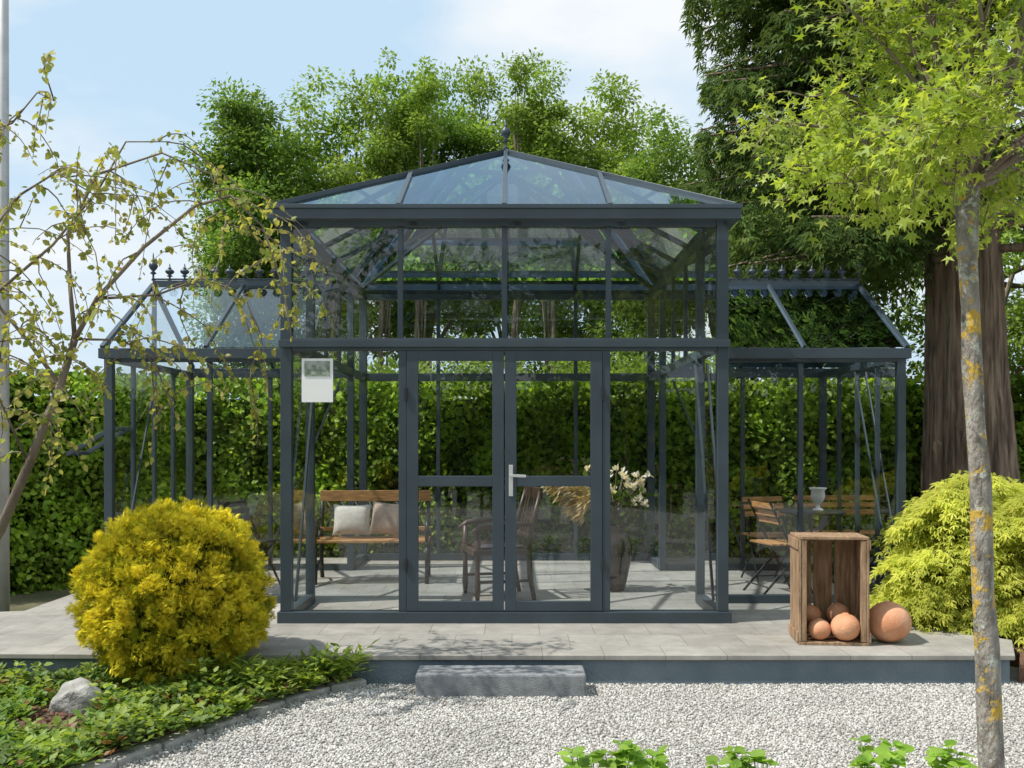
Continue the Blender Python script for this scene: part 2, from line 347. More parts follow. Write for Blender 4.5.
for x in (xl,xr):
    for a,b in ((y0,y1),(y2,y3)): gq((x,a,z0),(x,b,z0),(x,b,ze),(x,a,ze))
    gq((x,y1,zt),(x,y2,zt),(x,y2,ze),(x,y1,ze))
for x,s_ in ((xl,1),(xr,-1)):
    xx=x+.05*s_
    G.bar('braces',F,(xx,7.78,.35),(xx,8.55,2.25),.02,.03)
def leaf(xa,xb,hinge):
    ya,yb=y0-.052,y0-.005; za,zb=z0+.09,zt-.048; w=.088
    D=lambda x,z: G.box('door_leaf_'+hinge,F,x,(ya,yb),z)
    D((xa,xa+w),(za,zb)); D((xb-w,xb),(za,zb)); D((xa+w,xb-w),(za,za+.075)); D((xa+w,xb-w),(zb-.075,zb)); D((xa+w,xb-w),(1.245,1.325))
    for (p,q) in ((za+.07,1.25),(1.32,zb-.07)):
        gq((xa+w-.01,y0-.03,p),(xb-w+.01,y0-.03,p),(xb-w+.01,y0-.03,q),(xa+w-.01,y0-.03,q))
leaf(-.806,xc-.004,'left'); leaf(xc+.004,.690,'right')
hx=xc+.05
G.box('door_handle',M_steel,(hx-.016,hx+.016),(y0-.064,y0-.053),(1.17,1.41))
G.bar('door_handle',M_steel,(hx,y0-.066,1.33),(hx,y0-.11,1.33),.018,.018); G.bar('door_handle',M_steel,(hx-.008,y0-.11,1.33),(hx+.115,y0-.11,1.325),.018,.02)
for zz in (.6,1.9):
    G.box('hinges',M_iron,(-.822,-.80),(y0-.07,y0-.053),(zz,zz+.1)); G.box('hinges',M_iron,(.684,.706),(y0-.07,y0-.053),(zz,zz+.1))
gx0,gx1,gy0,gy1=xl-.105,xr+.105,y0-.19,y3+.19; gz0,gz1=3.265,3.36
G.box('gutter',F,(gx0,gx1),(gy0,gy0+.11),(gz0,gz1)); G.box('gutter',F,(gx0,gx1),(gy1-.11,gy1),(gz0,gz1))
G.box('gutter',F,(gx0,gx0+.11),(gy0+.111,gy1-.111),(gz0,gz1)); G.box('gutter',F,(gx1-.11,gx1),(gy0+.111,gy1-.111),(gz0,gz1))
G.box('gutter_lip',F,(gx0-.012,gx1+.012),(gy0-.012,gy0-.001),(gz1-.02,gz1+.012))
A=V3(xc,9.30,4.28);B=V3(xc,10.05,4.28); c=[V3(gx0+.03,gy0+.03,gz1+.005),V3(gx1-.03,gy0+.03,gz1+.005),V3(gx1-.03,gy1-.03,gz1+.005),V3(gx0+.03,gy1-.03,gz1+.005)]
for q in ((c[0],c[1],A),(c[1],c[2],B,A),(c[2],c[3],B),(c[3],c[0],A,B)): G.quad('glass_roof',M_roofglass,*q)
def raf(p,q,w=.036,h=.045): G.bar('rafters',F,p,q,w,h)
for p,q in ((c[0],A),(c[1],A),(c[2],B),(c[3],B)): raf(p,q,.045,.05)
raf(A,B,.07,.07)
for xx in (-.858,.742):
    for yc,ap in ((c[0][1],A),(c[2][1],B)):
        t=1-abs(xx-xc)/(c[1][0]-xc); raf((xx,yc,c[0][2]),(xx,yc+(ap[1]-yc)*t,c[0][2]+(A[2]-c[0][2])*t))
raf((xc,c[0][1],c[0][2]),A); raf((xc,c[2][1],c[0][2]),B)
for yy in (8.6,9.3,10.05,10.75):
    for cx_ in (c[0][0],c[1][0]):
        if yy<9.3: t=(yy-c[0][1])/(9.3-c[0][1])
        elif yy>10.05: t=(c[2][1]-yy)/(c[2][1]-10.05)
        else: t=1
        raf((cx_,yy,c[0][2]),(cx_+(xc-cx_)*t,yy,c[0][2]+(A[2]-c[0][2])*t))
def finial(x,y,z,h,part='finials',k=3.):
    pr=[(.012,0),(.03,.02),(.014,.1),(.014,.22),(.045,.27),(.016,.34),(.05,.44),(.066,.53),(.05,.63),(.018,.70),(.028,.74),(.012,.79),(.008,.92),(.001,1.)]
    G.lathe(part,F,(x,y,z),[(max(r*h*k,.003),zz*h) for r,zz in pr],10)
finial(xc,9.30,4.30,.30,k=2.4); finial(xc,10.05,4.30,.30,k=2.4)
for side,xa,xb in ((-1,-3.46,xl),(1,xr,3.34)):
    xo=xa if side<0 else xb; xi=xb if side<0 else xa; xm=(xa+xb)/2
    W=lambda x,y,z: G.box('wing_frame',F,x,y,z)
    a,b=(xa,xb-.037) if side<0 else (xa+.037,xb)
    ao,bo=(a+.036,b) if side<0 else (a,b-.036)
    for y in (y1,y2):
        W((ao,bo),(y-.03,y+.03),(z0,z0+.07)); W((ao,bo),(y-.03,y+.03),(2.27,2.33))
        W((xo-.035,xo+.035),(y-.035,y+.035),(z0,2.33)); W((xm-.02,xm+.02),(y-.025,y+.025),(z0+.071,2.269))
        gq((a,y,z0),(b,y,z0),(b,y,2.3),(a,y,2.3))
    W((xo-.03,xo+.03),(y1+.037,y2-.037),(z0,z0+.07)); W((xo-.03,xo+.03),(y1+.037,y2-.037),(2.27,2.33))
    yr=9.675; zr=3.10; e0=(8.47,2.375); e1=(10.88,2.375)
    for yy in (9.14,9.675,10.21): W((xo-.018,xo+.018),(yy-.02,yy+.02),(z0+.071,2.269))
    W((xo-.018,xo+.018),(yr-.02,yr+.02),(2.331,zr-.05))
    gq((xo,y1,z0),(xo,y2,z0),(xo,y2,2.33),(xo,yr,zr-.03),(xo,y1,2.33))
    g0,g1=(xo-.03,xi-.047) if side<0 else (xi+.047,xo+.03)
    for ya in (8.43,10.81): G.box('gutter',F,(g0,g1),(ya,ya+.1),(2.29,2.375))
    xo2=xo+side*.01
    for e in (e0,e1):
        G.quad('glass_roof',M_roofglass,(xo2,e[0],e[1]+.01),(xi,e[0],e[1]+.01),(xi,yr,zr),(xo2,yr,zr))
        for xx in (xo2,xm,xi-side*-.05): raf((xx,e[0],e[1]+.01),(xx,yr,zr),.04 if xx==xo2 else .03,.04)
    raf((xo2,yr,zr+.01),(xi,yr,zr+.01),.05,.06)
    G.bar('cresting',F,(xo2,yr,zr+.055),(xi,yr,zr+.055),.012,.016)
    k=12
    for i in range(k): finial(xo2+(xi-xo2)*(i+.1)/k if i else xo2,yr,zr+.04,.27 if i==0 else .165,'cresting_finials',2.6 if i==0 else 4.2)
    G.bar('braces',F,(xo-side*.05,y1+.05,.3),(xo-side*.05,9.6,2.25),.015,.025)
    G.bar('braces',F,(xi+side*.9,y2-.04,.3),(xi+side*.1,y2-.04,2.25),.02,.02)
for (pa,pb) in (((-3.5,8.75,1.70),(-3.88,8.75,1.48)),((-3.5,9.12,1.70),(-3.88,9.12,1.48)),((-3.5,8.75,1.70),(-3.5,9.12,1.70)),((-3.88,8.75,1.48),(-3.88,9.12,1.48))):
    G.bar('vent_window',F,pa,pb,.045,.035)
gq((-3.5,8.75,1.70),(-3.88,8.75,1.48),(-3.88,9.12,1.48),(-3.5,9.12,1.70))
G.finish(.003)
sg=Obj('notice_sheet'); sg.box('paper',M_paper,(-1.612,-1.372),(7.664,7.668),(1.89,2.225)); sg.box('picture',M_pic,(-1.59,-1.395),(7.660,7.6635),(2.09,2.205)); sg.finish()
# ---------------------------------------------------------------- furniture
def Rx(a): return Matrix.Rotation(a,3,'X')
bn=Obj('garden_bench',(-1.38,9.95,.2),.05)
for x in (-.54,.54):
    bn.tube('iron_end_frames',M_iron,[(x,-.25,0),(x,-.21,.12),(x,-.25,.25),(x,-.22,.38)],.022)
    bn.tube('iron_end_frames',M_iron,[(x,.28,0),(x,.22,.15),(x,.2,.38),(x,.26,.65),(x,.32,.88)],.022)
    bn.tube('iron_end_frames',M_iron,[(x,-.25,.38),(x,.2,.38)],.02)
    bn.tube('iron_end_frames',M_iron,[(x,-.22,.38),(x,-.29,.5),(x,-.24,.6),(x,-.05,.61),(x,.24,.6)],.02)
    bn.tube('iron_end_frames',M_iron,[(x,-.2,.12),(x,0,.2),(x,.2,.12)],.014)
    bn.tube('iron_end_frames',M_iron,[(x,.1*math.cos(a)-.03,.5+.07*math.sin(a)) for a in np.linspace(0,6.28,14)],.01)
for i in range(5): bn.box('seat_slats',M_oak,(-.56,.56),(-.25+i*.095,-.175+i*.095),(.40,.425))
bn.bar('back_slats',M_oak,(-.56,.285,.83),(.56,.285,.83),.025,.11)
bn.bar('back_slats',M_oak,(-.56,.22,.5),(.56,.22,.5),.025,.04)
for i in range(7):
    xx0=-.42+i*.14
    bn.tube('lattice_back',M_iron,[(xx0-.07,.24,.52),(xx0,.26,.66),(xx0+.07,.28,.77)],.009,6); bn.tube('lattice_back',M_iron,[(xx0+.07,.24,.52),(xx0,.26,.66),(xx0-.07,.28,.77)],.009,6)
bn.pillow('cushion_light',M_cush,(-.22,.08,.60),.38,.32,.16,Rx(-.3)); bn.pillow('cushion_tan',M_cush2,(.14,.05,.61),.34,.34,.16,Rx(-.28)@Matrix.Rotation(.1,3,'Y'))
bn.finish(.004)
ac=Obj('wooden_armchair',(-.13,8.95,.2),-math.pi/2+.25)
for x in (-.26,.26):
    ac.tube('legs',M_dkwood,[(x,-.24,0),(x,-.24,.1),(x,-.24,.3),(x,-.24,.42),(x,-.24,.62)],[.016,.028,.02,.03,.022])
    ac.tube('back_posts',M_dkwood,[(x,.27,0),(x,.23,.2),(x,.22,.44),(x,.26,.7),(x*.95,.33,.95)],[.02,.024,.024,.022,.018])
    ac.tube('arms',M_dkwood,[(x,.25,.66),(x*1.08,0,.67),(x*1.08,-.22,.645),(x*1.08,-.3,.6)],[.02,.026,.028,.016])
    ac.tube('stretchers',M_dkwood,[(x,-.24,.17),(x,.24,.17)],.014)
ac.box('seat',M_dkwood,(-.29,.29),(-.28,.24),(.40,.45)); ac.pillow('seat_pad',M_vase,(0,-.02,.465),.5,.46,.07,Rx(math.pi/2))
ac.bar('crest_rail',M_dkwood,(-.27,.33,.93),(.27,.33,.93),.03,.1); ac.bar('lower_rail',M_dkwood,(-.25,.245,.55),(.25,.245,.55),.025,.04)
for i in range(5): ac.bar('splats',M_dkwood,(-.18+i*.09,.25,.55),(-.18+i*.09,.325,.9),.035,.012)
ac.finish(.006)
vz=Obj('tall_vase',(.95,9.3,.2))
vz.lathe('pot',M_vase,(0,0,0),[(.001,0),(.09,0),(.1,.02),(.13,.15),(.165,.32),(.17,.42),(.14,.52),(.10,.57),(.12,.61),(.105,.61),(.09,.56),(.001,.5)],28)
bl=[]
for i in range(30):
    a=rng.uniform(0,6.28); sp=rng.uniform(.08,.36); hh=rng.uniform(.78,1.16)
    dx,dy=sp*math.cos(a)+.10,sp*math.sin(a)*.7; bl.append((dx,dy,hh))
    vz.tube('stems',M_bark,[(0,0,.5),(dx*.35,dy*.35,.5+(hh-.5)*.6),(dx,dy,hh)],[.006,.005,.003],5)
vz.finish()
bl=np.array(bl); n=300; P=bl[rng.integers(0,30,n)]+rdir(n)*.012
scatter('white_blossoms',L_white,P,rdir(n)*.8+V3(0,0,.6),rdir(n),rng.uniform(.035,.065,n),T_leafw,vz.e)
n=1000; k_=22; ga=rng.uniform(2.2,4.2,k_); gl=rng.uniform(.45,.78,k_); i=rng.integers(0,k_,n); t=rng.uniform(.35,1,n)
P=np.stack([np.cos(ga[i])*gl[i]*.8*t,np.sin(ga[i])*gl[i]*.4*t,.6+gl[i]*1.05*t-.42*t**3],1)+rng.normal(size=(n,3))*.012
scatter('dry_grasses',L_dry,P,np.stack([np.cos(ga[i])*.8,np.sin(ga[i])*.4,.8-1.6*t*t],1)+rdir(n)*.3,rdir(n),rng.uniform(.04,.12,n),T_needle,vz.e)
n=160; P=rng.normal(size=(n,3))*V3(.14,.1,.12)+V3(.1,0,.78)
scatter('vase_leaves',L_dark,P,rdir(n),rdir(n),rng.uniform(.05,.11,n),T_leaf,vz.e)
def bistro(loc,rz,wood=M_oak,name='folding_chair'):
    o=Obj(name,loc,rz)
    for x in (-.2,.2):
        o.bar('metal_frame',M_iron,(x,-.24,0),(x,.2,.85),.012,.022); o.bar('metal_frame',M_iron,(x*.9,.26,0),(x*.9,-.18,.45),.012,.022)
    for y,z in ((-.2,.08),(.22,.08)): o.bar('metal_frame',M_iron,(-.2,y,z),(.2,y,z),.012,.012)
    for i in range(6): o.box('seat_slats',wood,(-.21,.21),(-.2+i*.066,-.152+i*.066),(.45,.468))
    for z,y in ((.66,.105),(.73,.14),(.80,.178)): o.bar('back_slats',wood,(-.21,y-.02,z),(.21,y-.02,z+.005),.016,.05)
    o.finish(.003)
bistro((2.55,9.95,.2),.15); bistro((3.12,10.2,.2),-.1); bistro((2.45,9.2,.2),math.pi*.58)
bistro((-2.45,9.3,.2),1.3,M_iron)
tb=Obj('bistro_table',(2.88,9.6,.2)); tb.lathe('top',M_iron,(0,0,0),[(.001,.70),(.3,.70),(.31,.71),(.3,.725),(.001,.725)],32)
for i in range(3):
    a=i*2.09+.4; tb.tube('legs',M_iron,[(.28*math.cos(a),.28*math.sin(a),0),(.03*math.cos(a+.5),.03*math.sin(a+.5),.36),(-.2*math.cos(a),-.2*math.sin(a),.70)],.011,6)
tb.finish()
ur=Obj('white_urn',(2.92,9.55,.925)); ur.lathe('urn',M_white,(0,0,0),[(.001,0),(.05,0),(.05,.015),(.018,.03),(.018,.06),(.05,.09),(.068,.14),(.06,.19),(.085,.215),(.08,.22),(.05,.19),(.001,.15)],24); ur.finish()
cr=Obj('wooden_crate',(2.21,6.98,.2),-.10); w=.235; dp=.17; h=.74
for z in (0,h-.02): 
    for j in range(2): cr.box('end_boards',M_cratewood,(-w,w),(-dp+j*.172,-dp+.165+j*.172),(z,z+.02))
for x in (-w,w-.018):
    for j in range(3): cr.box('side_boards',M_cratewood,(x,x+.018),(-dp+j*.115,-dp+.105+j*.115),(.022,h-.022))
for j in range(3): cr.box('back_boards',M_cratewood,(-w+.02+j*.146,-w+.15+j*.146),(dp+.004,dp+.02),(.005,h-.005))
for x in (-w+.02,w-.055): 
    cr.box('battens',M_cratewood,(x,x+.035),(-dp+.004,-dp+.035),(.024,h-.024)); cr.box('battens',M_cratewood,(x,x+.035),(dp-.034,dp+.001),(.024,h-.024))
for z in (.026,h-.062): cr.box('battens',M_cratewood,(-w+.058,w-.058),(dp-.03,dp+.001),(z,z+.036))
for s0,s1 in ((-w-.012,-w-.001),(w+.001,w+.012)):
    cr.box('side_rails',M_cratewood,(s0,s1),(-dp,dp),(.02,.09)); cr.box('side_rails',M_cratewood,(s0,s1),(-dp,dp),(h-.09,h-.02))
cr.finish(.003)
def orb(x,y,z,r):
    o=Obj('terracotta_ball',(x,y,z),rng.uniform(0,3)); pr=[]
    for i in range(19):
        a=-math.pi/2+(math.pi*.93)*i/18; pr.append((max(.001,r*math.cos(a)),r*.93*math.sin(a)+r*.93))
    e=pr[-1]; pr+=[(e[0]*.9,e[1]+.006),(e[0]*.7,e[1]-.004),(e[0]*.5,e[1]-.04)]
    o.lathe('ball',M_terra,(0,0,0),pr,32); o.finish()
orb(2.12,6.90,.222,.078); orb(2.29,6.87,.222,.10); orb(2.30,7.06,.30,.08); orb(2.11,7.07,.30,.072); orb(2.61,6.93,.2,.15)
# ---------------------------------------------------------------- hedges
def hedge(name,p,q,h,th,nl,size):
    e=Obj(name); p=V3(*p);q=V3(*q);d=(q-p);L=np.linalg.norm(d);d/=L;nn=V3(d[1],-d[0])
    pts=[(p+nn*(-th*.5)),(p+nn*(th*.2)),(q+nn*(th*.2)),(q+nn*(-th*.5))]
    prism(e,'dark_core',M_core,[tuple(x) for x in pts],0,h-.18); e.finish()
    N3=V3(nn[0],nn[1],.5)
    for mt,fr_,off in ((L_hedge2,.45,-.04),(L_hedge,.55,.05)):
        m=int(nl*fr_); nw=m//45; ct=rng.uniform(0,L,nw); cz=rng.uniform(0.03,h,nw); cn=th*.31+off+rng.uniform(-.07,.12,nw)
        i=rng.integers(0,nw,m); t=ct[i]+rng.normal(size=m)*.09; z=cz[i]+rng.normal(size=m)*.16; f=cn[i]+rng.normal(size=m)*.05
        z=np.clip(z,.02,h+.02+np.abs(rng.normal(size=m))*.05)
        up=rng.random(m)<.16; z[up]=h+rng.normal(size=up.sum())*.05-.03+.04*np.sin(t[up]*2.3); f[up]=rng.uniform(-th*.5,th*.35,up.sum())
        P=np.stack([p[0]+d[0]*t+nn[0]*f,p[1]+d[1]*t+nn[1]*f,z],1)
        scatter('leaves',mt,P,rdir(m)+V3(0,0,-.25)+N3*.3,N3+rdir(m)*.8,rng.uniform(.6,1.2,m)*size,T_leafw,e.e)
hedge('unseen_hedge',(-4.6,12.45),(9.5,12.45),2.28,.9,56000,.085)
hedge('unseen_hedge',(-7.2,9.0),(-4.1,11.9),2.25,.9,26000,.075)
hedge('unseen_hedge',(16,-11),(-16,-11),3.0,1.2,16000,.24)  # unseen hedge behind the camera, added to soften the horizon reflected in the glass
# ---------------------------------------------------------------- trees
def crown(center,radii,ncl,clr,nl,shell=(.35,1),flat=.7,zmin=None):
    d=rdir(ncl); r=rng.uniform(shell[0]**2,shell[1]**2,ncl)**.5*(1+.10*rng.normal(size=ncl))
    C=V3(*center)+d*r[:,None]*V3(*radii)
    R=clr*rng.uniform(.55,1.35,ncl); w=R**2; i=rng.choice(ncl,nl,p=w/w.sum())
    u=rdir(nl); q=rng.uniform(.1,1.12,nl)**.7
    P=C[i]+u*(q*R[i])[:,None]*V3(1,1,flat)+rng.normal(size=(nl,3))*.05
    return P,u,C
def broadleaf(name,base,center,radii,mat,ncl,clr,nl,ls,tr=.16,limbs=12,bark=M_bark,T=T_leaf):
    o=Obj(name); b=V3(*base); c_=V3(*center)
    P,u,C=crown(center,radii,ncl,clr,nl)
    top=c_+V3(0,0,radii[2]*.5)
    o.tube('trunk',bark,[b,b*.6+top*.4+V3(*rng.normal(size=2)*.1,0),b*.3+top*.7+V3(*rng.normal(size=2)*.15,0),top],[tr*1.3,tr,tr*.6,tr*.2],10)
    for j in rng.choice(len(C),min(limbs,len(C)),replace=False):
        s=b+(top-b)*rng.uniform(.3,.75); e=C[j]; m=(s+e)/2+V3(0,0,.15*radii[2]*rng.uniform(0,1))
        o.tube('limbs',bark,[s,s*.6+m*.4,m,e],[tr*.45,tr*.36,tr*.25,tr*.08],6)
    e=o.finish()
    scatter('foliage',mat,P,u+V3(0,0,-.3)+rdir(nl)*.7,V3(0,-.3,.9)+u*.7+rdir(nl)*.7,rng.uniform(.6,1.3,nl)*ls,T,e)
    return e
BG=[((-6.3,24,0),(-6.1,24,6.4),(1.6,1.8,3.7),L_bg2),((-4.4,25.5,0),(-4.4,25.5,6.9),(2.2,2,4.0),L_bg),((-2.2,27,0),(-2.3,27,7.2),(2.1,2,4.3),L_bg2),
    ((-.1,28.5,0),(-.1,28.5,7.5),(2.3,2,4.7),L_bg),((2.1,26,0),(2.2,26,6.8),(2.3,2,4.1),L_bg),((3.9,24,0),(3.8,24,5.7),(1.8,1.8,3.5),L_bg2)]
for b,c_,r,m_ in BG: broadleaf('unseen_tree',b,c_,r,m_,140,.52,42000,.12,.17)
for x,zc,rz_ in ((-3.1,8.4,2.5),(-2.2,8.3,2.6),(.1,8.5,2.7),(.9,8.0,2.2)): broadleaf('unseen_tree',(x,24.6,0),(x,24.6,zc),(.6,.6,rz_),L_bg,44,.3,6500,.11,.07,10)
for x in (-9,-3.5,2,8.5): broadleaf('unseen_tree',(x,-15,0),(x+.5,-15,5.0+.4*math.sin(x)),(2.8,2,2.6),L_bg2,50,.8,7000,.3,.2,8)  # trees out of view behind the camera, added for the pane reflections
P,u,C=crown((-.5,20,2.2),(6.3,1.2,1.2),80,.5,16000,(.1,1)); us=empty('understory_shrubs')
scatter('foliage',L_bg,P,u+rdir(len(P))*.6,V3(0,-.4,.8)+u+rdir(len(P))*.6,rng.uniform(.08,.15,len(P)),T_leaf,us)
broadleaf('unseen_tree',(5.6,20,0),(5.6,20,4.6),(2.9,1.8,2.9),L_dark,120,.55,30000,.12,.2)
broadleaf('unseen_tree',(9.6,21,0),(10.2,21,4.8),(2.4,2,3.6),L_bg,70,.6,20000,.13,.18)
rw=Obj('conifer_tree',(5.10,11.1,0)); rw.e.scale=(.69,.69,.69); bx,by=0,0
prof=[(0,.98),(.5,.82),(1.2,.72),(3,.60),(5,.54),(7,.45),(10,.34),(14,.2),(16,.04)]
ns=56; v=[];f=[]
zs=np.linspace(0,16,90); rr=np.interp(zs,[p[0] for p in prof],[p[1] for p in prof]); phs=rng.uniform(0,6.28,6)
for z,r in zip(zs,rr):
    for k in range(ns):
        a=2*math.pi*k/ns; g=1+.06*math.sin(7*a+phs[0]+.25*z)+.05*math.sin(13*a+phs[1]-.4*z)+.03*math.sin(22*a+phs[2]+.7*z)+.015*rng.normal()
        v.append((bx+r*g*math.cos(a)-.03*z,by+r*g*math.sin(a),z))
for i in range(len(zs)-1):
    for k in range(ns): f.append((i*ns+k,i*ns+(k+1)%ns,(i+1)*ns+(k+1)%ns,(i+1)*ns+k))
rw.add('trunk',M_redbark,v,f,True)
PP=[];DD=[]
for i in range(165):
    z=rng.uniform(5.2,14); a=rng.uniform(0,6.28); L=(4.5 if z<11 else 4.5-(z-11)*.7)*rng.uniform(.75,1.02)
    if rng.random()<.6: a=rng.uniform(2.4,4.4)
    s=V3(bx,by,z); dr=V3(math.cos(a),math.sin(a),0); pts=[]
    for t in np.linspace(0,1,7): pts.append(s+dr*L*t+V3(0,0,.35*t*L*.3-1.0*t*t+.25*t**4))
    rw.tube('branches',M_redbark,pts,list(np.linspace(.08,.012,7)),6)
    m=600; t=rng.uniform(.2,1.03,m)**.75; side=rng.normal(size=m)*.34*(1.15-t*.6)
    px_=np.array([np.interp(t,np.linspace(0,1,7),[p[j] for p in pts]) for j in range(3)]).T
    lat=V3(-dr[1],dr[0],0); hang=np.abs(rng.normal(size=m))*.22
    px_+=lat*side[:,None]; px_[:,2]-=hang+np.abs(side)*.3; px_[:,2]+=rng.normal(size=m)*.08
    PP.append(px_); DD.append(dr*.5+lat*np.sign(side)[:,None]*.6+V3(0,0,-.7)+rdir(m)*.45)
rw.finish(); PP=np.concatenate(PP);DD=np.concatenate(DD); k=~((PP[:,2]<5.7)&(np.abs(PP[:,0]-bx)<1.1)&(PP[:,1]<by)); PP=PP[k];DD=DD[k]
scatter('foliage',L_con,PP,DD,V3(0,-.3,1)+rdir(len(PP))*.6,rng.uniform(.10,.22,len(PP)),T_spray3,rw.e)
st=Obj('sweetgum_tree'); hub=V3(2.09,4.6,2.76)
st.tube('trunk',M_lichen,[(2.21,4.6,-.02),(2.205,4.6,.1),(2.195,4.6,.4),(2.185,4.6,.65),(2.165,4.6,.9),(2.155,4.59,1.15),(2.15,4.59,1.4),(2.13,4.6,1.7),(2.115,4.6,1.95),(2.11,4.6,2.2),(2.10,4.61,2.4),hub,hub+V3(-.02,0,.12)],[.070,.057,.051,.052,.047,.049,.046,.042,.045,.04,.04,.055,.035],16,.035)
LP=[];LD=[]
for i in range(38):
    d=norm(rng.normal(size=3)*V3(1,1,.7)+V3(-.12,0,.42)); 
    if d[2]<-.10: d[2]=-.10
    L=rng.uniform(.70,.98); pts=[hub+d*.02]
    for t in (.3,.6,.85,1.): pts.append(hub+V3(d[0]*L*1.03,d[1]*L,max(d[2],.0)*L*1.55+.03)*t+V3(0,0,.12*math.sin(t*3))+rng.normal(size=3)*.03)
    st.tube('branches',M_bark,pts,[.018,.013,.009,.006,.003],7)
    for j in range(14):
        t=rng.uniform(.3,1); k=min(int(t*4),3); s=pts[k]+(pts[k+1]-pts[k])*(t*4-k)
        dd=norm(d*.7+rdir(1)[0]+V3(0,0,.1)); l2=rng.uniform(.14,.34); e=s+dd*l2-V3(0,0,.06)
        st.tube('twigs',M_bark,[s,(s+e)/2+V3(0,0,.03),e],[.004,.003,.0015],5)
        m=rng.integers(13,25); tt=rng.uniform(.2,1.1,m)
        LP.append(s+(e-s)*tt[:,None]+rng.normal(size=(m,3))*.045); LD.append(dd+rdir(m)*.8+V3(0,0,-.55))
st.finish(); LP=np.concatenate(LP);LD=np.concatenate(LD)
scatter('star_leaves',L_acer,LP,LD,V3(0,-.3,.8)+rdir(len(LP))*.7,rng.uniform(.024,.056,len(LP)),T_star,st.e)
ch=Obj('weeping_cherry_tree')
limbs=[([(-3.62,6.1,0),(-3.35,6.05,.65),(-3.07,6,1.06),(-2.9,6,1.45),(-2.71,6,1.93),(-2.6,5.95,2.2)],.038,.02),
 ([(-2.6,5.95,2.2),(-2.47,5.95,2.44),(-2.17,5.9,2.74),(-1.87,5.9,2.98),(-1.66,5.9,3.04),(-1.47,5.9,2.86),(-1.36,5.95,2.5),(-1.31,5.95,2.2)],.016,.003),
 ([(-2.6,5.95,2.2),(-2.65,6,2.5),(-2.71,6.1,2.86),(-2.53,6.1,3.22),(-2.17,6.2,3.38),(-1.87,6.2,3.25),(-1.75,6.2,2.92)],.014,.003),
 ([(-2.71,6,1.93),(-2.95,6.1,2.2),(-3.25,6.1,2.56),(-3.5,6.1,3.0)],.014,.005),
 ([(-3.4,6.1,2.3),(-3.07,6,2.5),(-2.71,5.9,2.75),(-2.4,5.8,3.05),(-2.2,5.7,3.3),(-1.95,5.7,3.3)],.012,.003),
 ([(-3.4,5.8,2.55),(-3.07,5.8,2.75),(-2.8,5.7,3.0),(-2.55,5.6,3.1),(-2.3,5.6,2.95)],.012,.003),
 ([(-2.47,5.95,2.44),(-2.2,6.2,2.5),(-1.95,6.3,2.62),(-1.7,6.4,2.5),(-1.6,6.4,2.2)],.009,.002),
 ([(-2.6,5.95,2.2),(-2.35,6.,2.2),(-2.15,6,2.1),(-2.05,6.,1.8)],.008,.002),
 ([(-2.9,6,1.45),(-3.05,5.9,1.9),(-2.95,5.8,2.2),(-2.75,5.8,2.3)],.008,.002),
 ([(-3.3,6.,3.4),(-3.0,6,3.5),(-2.8,5.9,3.65),(-2.7,5.9,3.6)],.008,.002)]
LP=[];LD=[]
def leafy(pts,dens):
    for a,b in zip(pts[:-1],pts[1:]):
        a=V3(*a);b=V3(*b);m=rng.poisson(np.linalg.norm(b-a)*dens)
        if m: t=rng.random(m); LP.append(a+(b-a)*t[:,None]+rng.normal(size=(m,3))*.012); LD.append(rdir(m)*.8+V3(0,0,-.6)+(b-a)*.5)
for li,(pts,r0,r1) in enumerate(limbs):
    ch.tube('limbs' if li else 'trunk',M_bark,pts,list(np.linspace(r0,r1,len(pts))),8)
    if li==0: continue
    leafy(pts[2:],14)
    for j in range(11):
        k=rng.integers(0,len(pts)-1); s=V3(*pts[k])+(V3(*pts[k+1])-V3(*pts[k]))*rng.random()
        d=norm(rdir(1)[0]*V3(1,.7,.6)+V3(.2,0,.15)); tw=[s]; ln=rng.uniform(.25,.9); st_=ln/7
        for q in range(7):
            d=norm(d+V3(0,0,-.27)+rng.normal(size=3)*.16); tw.append(tw[-1]+d*st_)
        ch.tube('twigs',M_bark,tw,list(np.linspace(.005,.0016,8)),5); leafy(tw,36)
        if rng.random()<.6:
            s=tw[3]; d=norm(rdir(1)[0]+V3(0,0,.2)); t2=[s]
            for q in range(4): d=norm(d+V3(0,0,-.2)+rng.normal(size=3)*.15); t2.append(t2[-1]+d*.07)
            ch.tube('twigs',M_bark,t2,list(np.linspace(.004,.0015,5)),5); leafy(t2,38)
ch.finish(); LP=np.concatenate(LP);LD=np.concatenate(LD)
scatter('leaves',L_cherry,LP,LD,V3(0,-.4,.5)+rdir(len(LP)),rng.uniform(.025,.058,len(LP)),T_leafw,ch.e)
